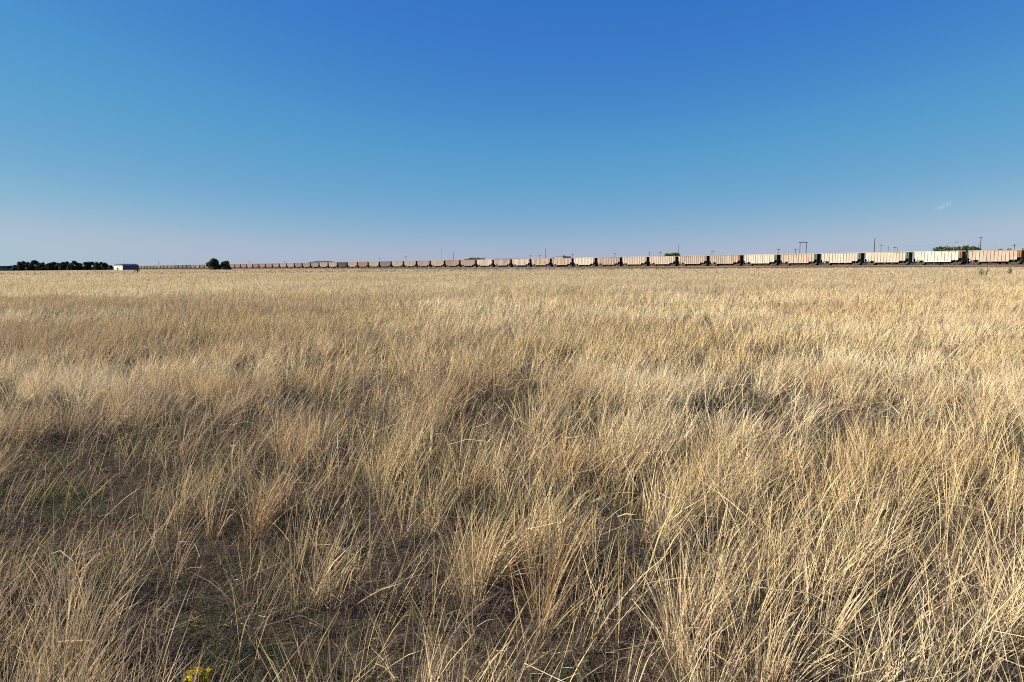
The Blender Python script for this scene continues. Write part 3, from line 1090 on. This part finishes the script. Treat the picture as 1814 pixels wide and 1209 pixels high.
def area(y0, y1, k=.80, m=2.0): return k * (y1 ** 2 - y0 ** 2) + 2 * m * (y1 - y0)


class Blades:
    def __init__(self, segs): self.segs = segs; self.V = []; self.C = []; self.n = 0

    def add(self, x, y, z, length, az, lean, bend, width, colr, tip=.25, head=None, twist=None, kink=None):
        n = len(x); S = self.segs
        if n == 0: return
        t = np.linspace(0, 1, S + 1)
        P = np.zeros((n, S + 1, 3), 'f4')
        P[:, 0, 0] = x; P[:, 0, 1] = y; P[:, 0, 2] = z
        dl = length / S
        ca, sa = np.cos(az), np.sin(az)
        for k in range(1, S + 1):
            a = lean + bend * ((k - .5) / S) ** 1.5
            if kink is not None: a = a + np.where(k / S > .55, kink, 0)
            P[:, k, 0] = P[:, k - 1, 0] + np.sin(a) * ca * dl
            P[:, k, 1] = P[:, k - 1, 1] + np.sin(a) * sa * dl
            P[:, k, 2] = np.maximum(P[:, k - 1, 2] + np.cos(a) * dl, .01)
        ax = P[:, -1] - P[:, 0]
        ax /= np.linalg.norm(ax, axis=1)[:, None] + 1e-9
        ph = rng.random(n) * np.pi if twist is None else twist
        e1 = np.stack([np.cos(ph), np.sin(ph), np.zeros(n)], 1)
        wv = np.cross(ax, e1)
        wv /= np.linalg.norm(wv, axis=1)[:, None] + 1e-9
        prof = np.interp(t, [0, .5, 1], [1, .85, tip])[None, :].repeat(n, 0)
        if head is not None:
            k = S - 1
            prof[:, k] = np.where(head > 0, head, prof[:, k])
        hwid = (wv[:, None, :] * (width[:, None] * .5 * prof)[:, :, None]).astype('f4')
        V = np.stack([P - hwid, P + hwid], 2)  # n,S+1,2,3
        self.V.append(V.reshape(-1, 3))
        C = np.ones((n, S + 1, 2, 4), 'f4')
        C[..., :3] = colr[:, None, None, :]
        self.C.append(C.reshape(-1, 4))
        self.n += n

    def build(self, name, mat, label, cat):
        S = self.segs; n = self.n
        V = np.concatenate(self.V); C = np.concatenate(self.C)
        me = bpy.data.meshes.new(name)
        me.vertices.add(len(V)); me.vertices.foreach_set('co', V.reshape(-1))
        base = (np.arange(n, dtype='i4') * (2 * (S + 1)))[:, None, None]
        k = (np.arange(S, dtype='i4') * 2)[None, :, None]
        q = np.array([0, 1, 3, 2], 'i4')[None, None, :]
        idx = (base + k + q).reshape(-1)
        me.loops.add(len(idx)); me.loops.foreach_set('vertex_index', idx.astype('i4'))
        me.polygons.add(len(idx) // 4); me.polygons.foreach_set('loop_start', np.arange(0, len(idx), 4, dtype='i4'))
        at_ = me.attributes.new('tone', 'FLOAT_COLOR', 'POINT')
        at_.data.foreach_set('color', C.reshape(-1))
        me.update()
        o = link_mesh(name, me, mat)
        tag(o, label, cat, kind='stuff')
        return o


STRAW = np.array([.455, .352, .192]); PALE = np.array([.565, .466, .297]); OCHRE = np.array([.37, .235, .105]); GREYB = np.array([.30, .235, .17])
SHADED_THATCH = np.array([.11, .087, .070]); GRN = np.array([.085, .115, .042]); OLIV = np.array([.28, .27, .10])  # thatch brown darkened to carry the shade between tufts


def straw_colour(x, y, n, var=1.0):
    a = fbm(x, y, 5.0, 21); b = fbm(x, y, 1.6, 31)
    w = np.clip((a - .42) * 4 + rng.normal(0, .35 * var, n), 0, 1)[:, None]
    c = STRAW * (1 - w) + PALE * w
    o = np.clip((b - .56) * 5 + rng.normal(0, .25, n), 0, 1)[:, None] * .5
    c = c * (1 - o) + OCHRE * o
    bk = np.clip((fbm(x * .5, y, 4.5, 171) - .47) * 5, 0, 1)[:, None] * .55
    c = c * (1 - bk) + np.array([.34, .245, .15]) * bk
    g = (rng.random(n) < .22)[:, None] * .6
    c = c * (1 - g) + GREYB * g
    g = (rng.random(n) < .05)[:, None] * .6
    c = c * (1 - g) + OLIV * g
    return c * (1 + var * (.44 * rng.random(n) - .22))[:, None]


def lean_field(x, y):
    """how far and which way the wind has laid the stand over, clump by clump"""
    a = fbm(x, y, 3.0, 71)
    lean = .13 + .52 * np.clip(a - .25, 0, 1) + .10 * np.clip(-x / (y + 2), -.5, 1)
    az = (fbm(x, y, 4.0, 81) - .5) * 1.6 + .12
    return lean, az


tall = Blades(3)
far = Blades(3)
leafy = Blades(3)
litter = Blades(2)
green = Blades(2)


def tufts(y0, y1, per_m2, stalks, leaves, spread, wscale, seed, var=1.0, gap=2.6):
    global rng
    n = int(area(y0, y1) * per_m2)
    cx, cy = wedge(n, y0, y1)
    hol = hollow(cx, cy, (.08, .3, .5), .3) if y0 < 48 else np.zeros_like(cx)
    nat = fbm(cx * .65, cy, .95 if y0 < 25 else 1.8 if y0 < 90 else 6.0, 41)
    dens = np.clip(.60 + (nat - .48) * gap, .06, 1.3)
    if y0 < 20: dens = dens * np.clip(.25 + (fbm(cx, cy, .38, 45) - .36) * 6, .12, 1.5)
    if y0 < 30:
        px, py = project(cx, cy, np.full_like(cx, .3))
        fl = patches(px, py, np.zeros_like(px), np.zeros_like(px), FULL)
        dens = np.maximum(dens, fl * np.clip(.25 + (fbm(cx, cy, .38, 45) - .33) * 5, .2, 1.2))
    dens = dens * (1 - np.clip(hol, 0, .97)) ** 1.0
    sd = side_of_track(cx, cy)
    ok = (sd > 3.6) | ((sd < -6) & (sd > -150))
    k = rng.poisson(np.where(ok, stalks * dens, 0))
    ln, az = lean_field(cx, cy)
    ln = ln + rng.normal(0, .14, n); az = az + rng.normal(0, .8, n)
    hc = (.38 + .34 * fbm(cx, cy, 2.2, 91)) * rng.normal(1, .10, n)
    i = np.repeat(np.arange(n), k); m = len(i)
    r = spread * np.sqrt(rng.random(m)); th = rng.random(m) * 2 * np.pi
    ox, oy = r * np.cos(th), r * np.sin(th)
    # every stalk splays outward from its tuft on top of the tuft's lean
    lx = np.sin(ln[i]) * np.cos(az[i]) + ox / spread * .30 + rng.normal(0, .15, m)
    ly = np.sin(ln[i]) * np.sin(az[i]) + oy / spread * .30 + rng.normal(0, .15, m)
    lean = np.clip(np.hypot(lx, ly), 0, 1.35); aa = np.arctan2(ly, lx)
    L = hc[i] * np.clip(rng.normal(1, .17, m), .45, 1.5)
    c = straw_colour(cx[i], cy[i], m, var)
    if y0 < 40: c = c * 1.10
    if y0 > 40: c = c * .8 + PALE * .26  # far stalks lightened in colour to make up for weak backlit sun
    if y0 < 20:
        px, py = project(cx, cy, np.full_like(cx, .2))
        zz = np.zeros_like(px)
        rd = (patches(px, py, zz, zz, RED_SPOTS)[i] * rng.random(m))[:, None]
        bn = (patches(px, py, zz, zz, BROWN_SPOTS)[i] * rng.random(m))[:, None]
        c = c * (1 - rd) + np.array([.20, .09, .055]) * rd
        c = c * (1 - bn) + np.array([.36, .20, .08]) * bn
    hd = np.where(rng.random(m) < .5, .9 + .7 * rng.random(m), 0)
    wd_ = (.0030 + .0028 * rng.random(m)) * wscale
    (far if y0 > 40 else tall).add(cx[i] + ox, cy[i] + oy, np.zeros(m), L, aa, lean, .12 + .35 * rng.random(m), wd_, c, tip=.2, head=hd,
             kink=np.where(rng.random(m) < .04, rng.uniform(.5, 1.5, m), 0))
    k = rng.poisson(np.where(ok, leaves * (np.minimum(dens, 1) * .7 + .3), 0))
    i = np.repeat(np.arange(n), k); m = len(i)
    r = spread * 1.1 * np.sqrt(rng.random(m)); th = rng.random(m) * 2 * np.pi
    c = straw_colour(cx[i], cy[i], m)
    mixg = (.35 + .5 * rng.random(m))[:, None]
    c = c * (1 - mixg) + SHADED_THATCH * mixg  # low leaves darkened, shade of the gaps put into their colour
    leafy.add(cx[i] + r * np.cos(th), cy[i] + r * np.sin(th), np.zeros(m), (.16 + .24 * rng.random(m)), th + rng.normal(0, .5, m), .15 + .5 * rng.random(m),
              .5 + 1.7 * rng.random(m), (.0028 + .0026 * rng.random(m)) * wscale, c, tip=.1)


#      from   to   tufts  stalks leaves spread width
tufts(2.4, 7.0, 20.0, 28, 14, .075, .9, 1, 1, 3.2)
tufts(7.0, 13.0, 19.0, 26, 9, .08, 1.05, 2, 1, 3.2)
tufts(13.0, 25.0, 12.0, 22, 4, .11, 1.8, 3, .9, 2.3)
tufts(25.0, 48.0, 7.0, 18, 1, .15, 2.6, 4, .7, 1.8)
tufts(48.0, 100.0, 3.4, 14, 0, .28, 3.8, 5, .4, 1.5)
tufts(100.0, 230.0, 1.2, 10, 0, .5, 7.0, 6, .2, 1.2)
tufts(230.0, 900.0, .08, 8, 0, .8, 22.0, 7, .2, 1.0)

# low dead growth standing between the tufts, dull grey brown and curly
for y0, y1, per, ws in ((2.4, 6.0, 1100, .8), (6.0, 11.0, 800, 1.0), (11.0, 20.0, 380, 1.5)):
    n = int(area(y0, y1) * per)
    x, y = wedge(n, y0, y1)
    kp = rng.random(n) < np.clip((fbm(x, y, .32, 151) - .34) * 3.2, .03, 1) * (1 - .75 * np.clip(hollow(x, y) - .3, 0, 1))
    x, y = x[kp], y[kp]; n = len(x)
    q = rng.random(n)[:, None]
    c = np.array([.085, .064, .048]) * (1 - q) + np.array([.215, .165, .115]) * q  # kept dark so the gaps look shaded
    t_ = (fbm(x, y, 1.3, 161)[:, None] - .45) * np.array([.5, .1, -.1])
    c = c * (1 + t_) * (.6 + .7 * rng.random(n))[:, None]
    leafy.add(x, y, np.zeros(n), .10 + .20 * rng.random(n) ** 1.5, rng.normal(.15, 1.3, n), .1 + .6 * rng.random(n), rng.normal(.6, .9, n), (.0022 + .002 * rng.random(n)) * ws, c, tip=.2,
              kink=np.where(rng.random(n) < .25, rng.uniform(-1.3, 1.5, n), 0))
# litter lying flat
for y0, y1, per, ws in ((2.4, 6.0, 450, 1.0), (6.0, 11.0, 280, 1.25), (11.0, 20.0, 110, 1.9)):
    n = int(area(y0, y1) * per)
    x, y = wedge(n, y0, y1)
    c = SHADED_THATCH * (.55 + .9 * rng.random(n))[:, None]
    s = (rng.random(n) < .24)[:, None]
    c = np.where(s, PALE * (.55 + .5 * rng.random(n))[:, None], c)
    z = rng.random(n) ** 2 * .16
    litter.add(x, y, z, .06 + .18 * rng.random(n), rng.random(n) * 2 * np.pi, .7 + .9 * rng.random(n), rng.normal(0, 1.0, n), (.0022 + .002 * rng.random(n)) * ws, c, tip=.3)
# a few broken stalks lying across the hollows
n = 700
x, y = wedge(n, 2.5, 14)
litter.add(x, y, .05 + .3 * rng.random(n), .35 + .5 * rng.random(n), rng.normal(.1, .9, n), 1.05 + .45 * rng.random(n), rng.normal(.2, .7, n),
           .0030 + .002 * rng.random(n), PALE * (.6 + .4 * rng.random(n))[:, None], tip=.4)
# short green growth in patches
for y0, y1, per, ws in ((2.4, 8.0, 800, 1.0), (8.0, 16.0, 450, 1.5), (16.0, 32.0, 110, 2.8)):
    n = int(area(y0, y1) * per)
    x, y = wedge(n, y0, y1)
    p = np.clip((fbm(x, y, .6, 131) - .54) * 8, 0, 1) * .8 + .65 * hollow(x, y) * np.clip((fbm(x, y, .45, 141) - .52) * 9, 0, 1)
    kp = rng.random(n) < p
    x, y = x[kp], y[kp]; n = len(x)
    c = GRN * (.55 + .9 * rng.random(n))[:, None]
    green.add(x, y, np.zeros(n), .08 + .17 * rng.random(n), rng.random(n) * 2 * np.pi, .1 + .6 * rng.random(n), .3 + 1.0 * rng.random(n), (.0028 + .002 * rng.random(n)) * ws, c, tip=.15)

tall.build('dry_grass', M['straw'], 'tall straw coloured grass stalks of the near half of the field', 'grass')
far.build('distant_grass', M['straw_far'], 'pale smooth far part of the straw field reaching the train', 'grass')
leafy.build('grass_leaves', M['straw'], 'curling dry leaves low in the grass tufts', 'grass')
litter.build('grass_litter', M['litter'], 'grey brown dead grass lying between the tufts', 'grass litter')
green.build('green_grass', M['green'], 'short green grass growing in the hollows between dry tufts', 'grass')
print('BLADES', tall.n, leafy.n, litter.n, green.n)
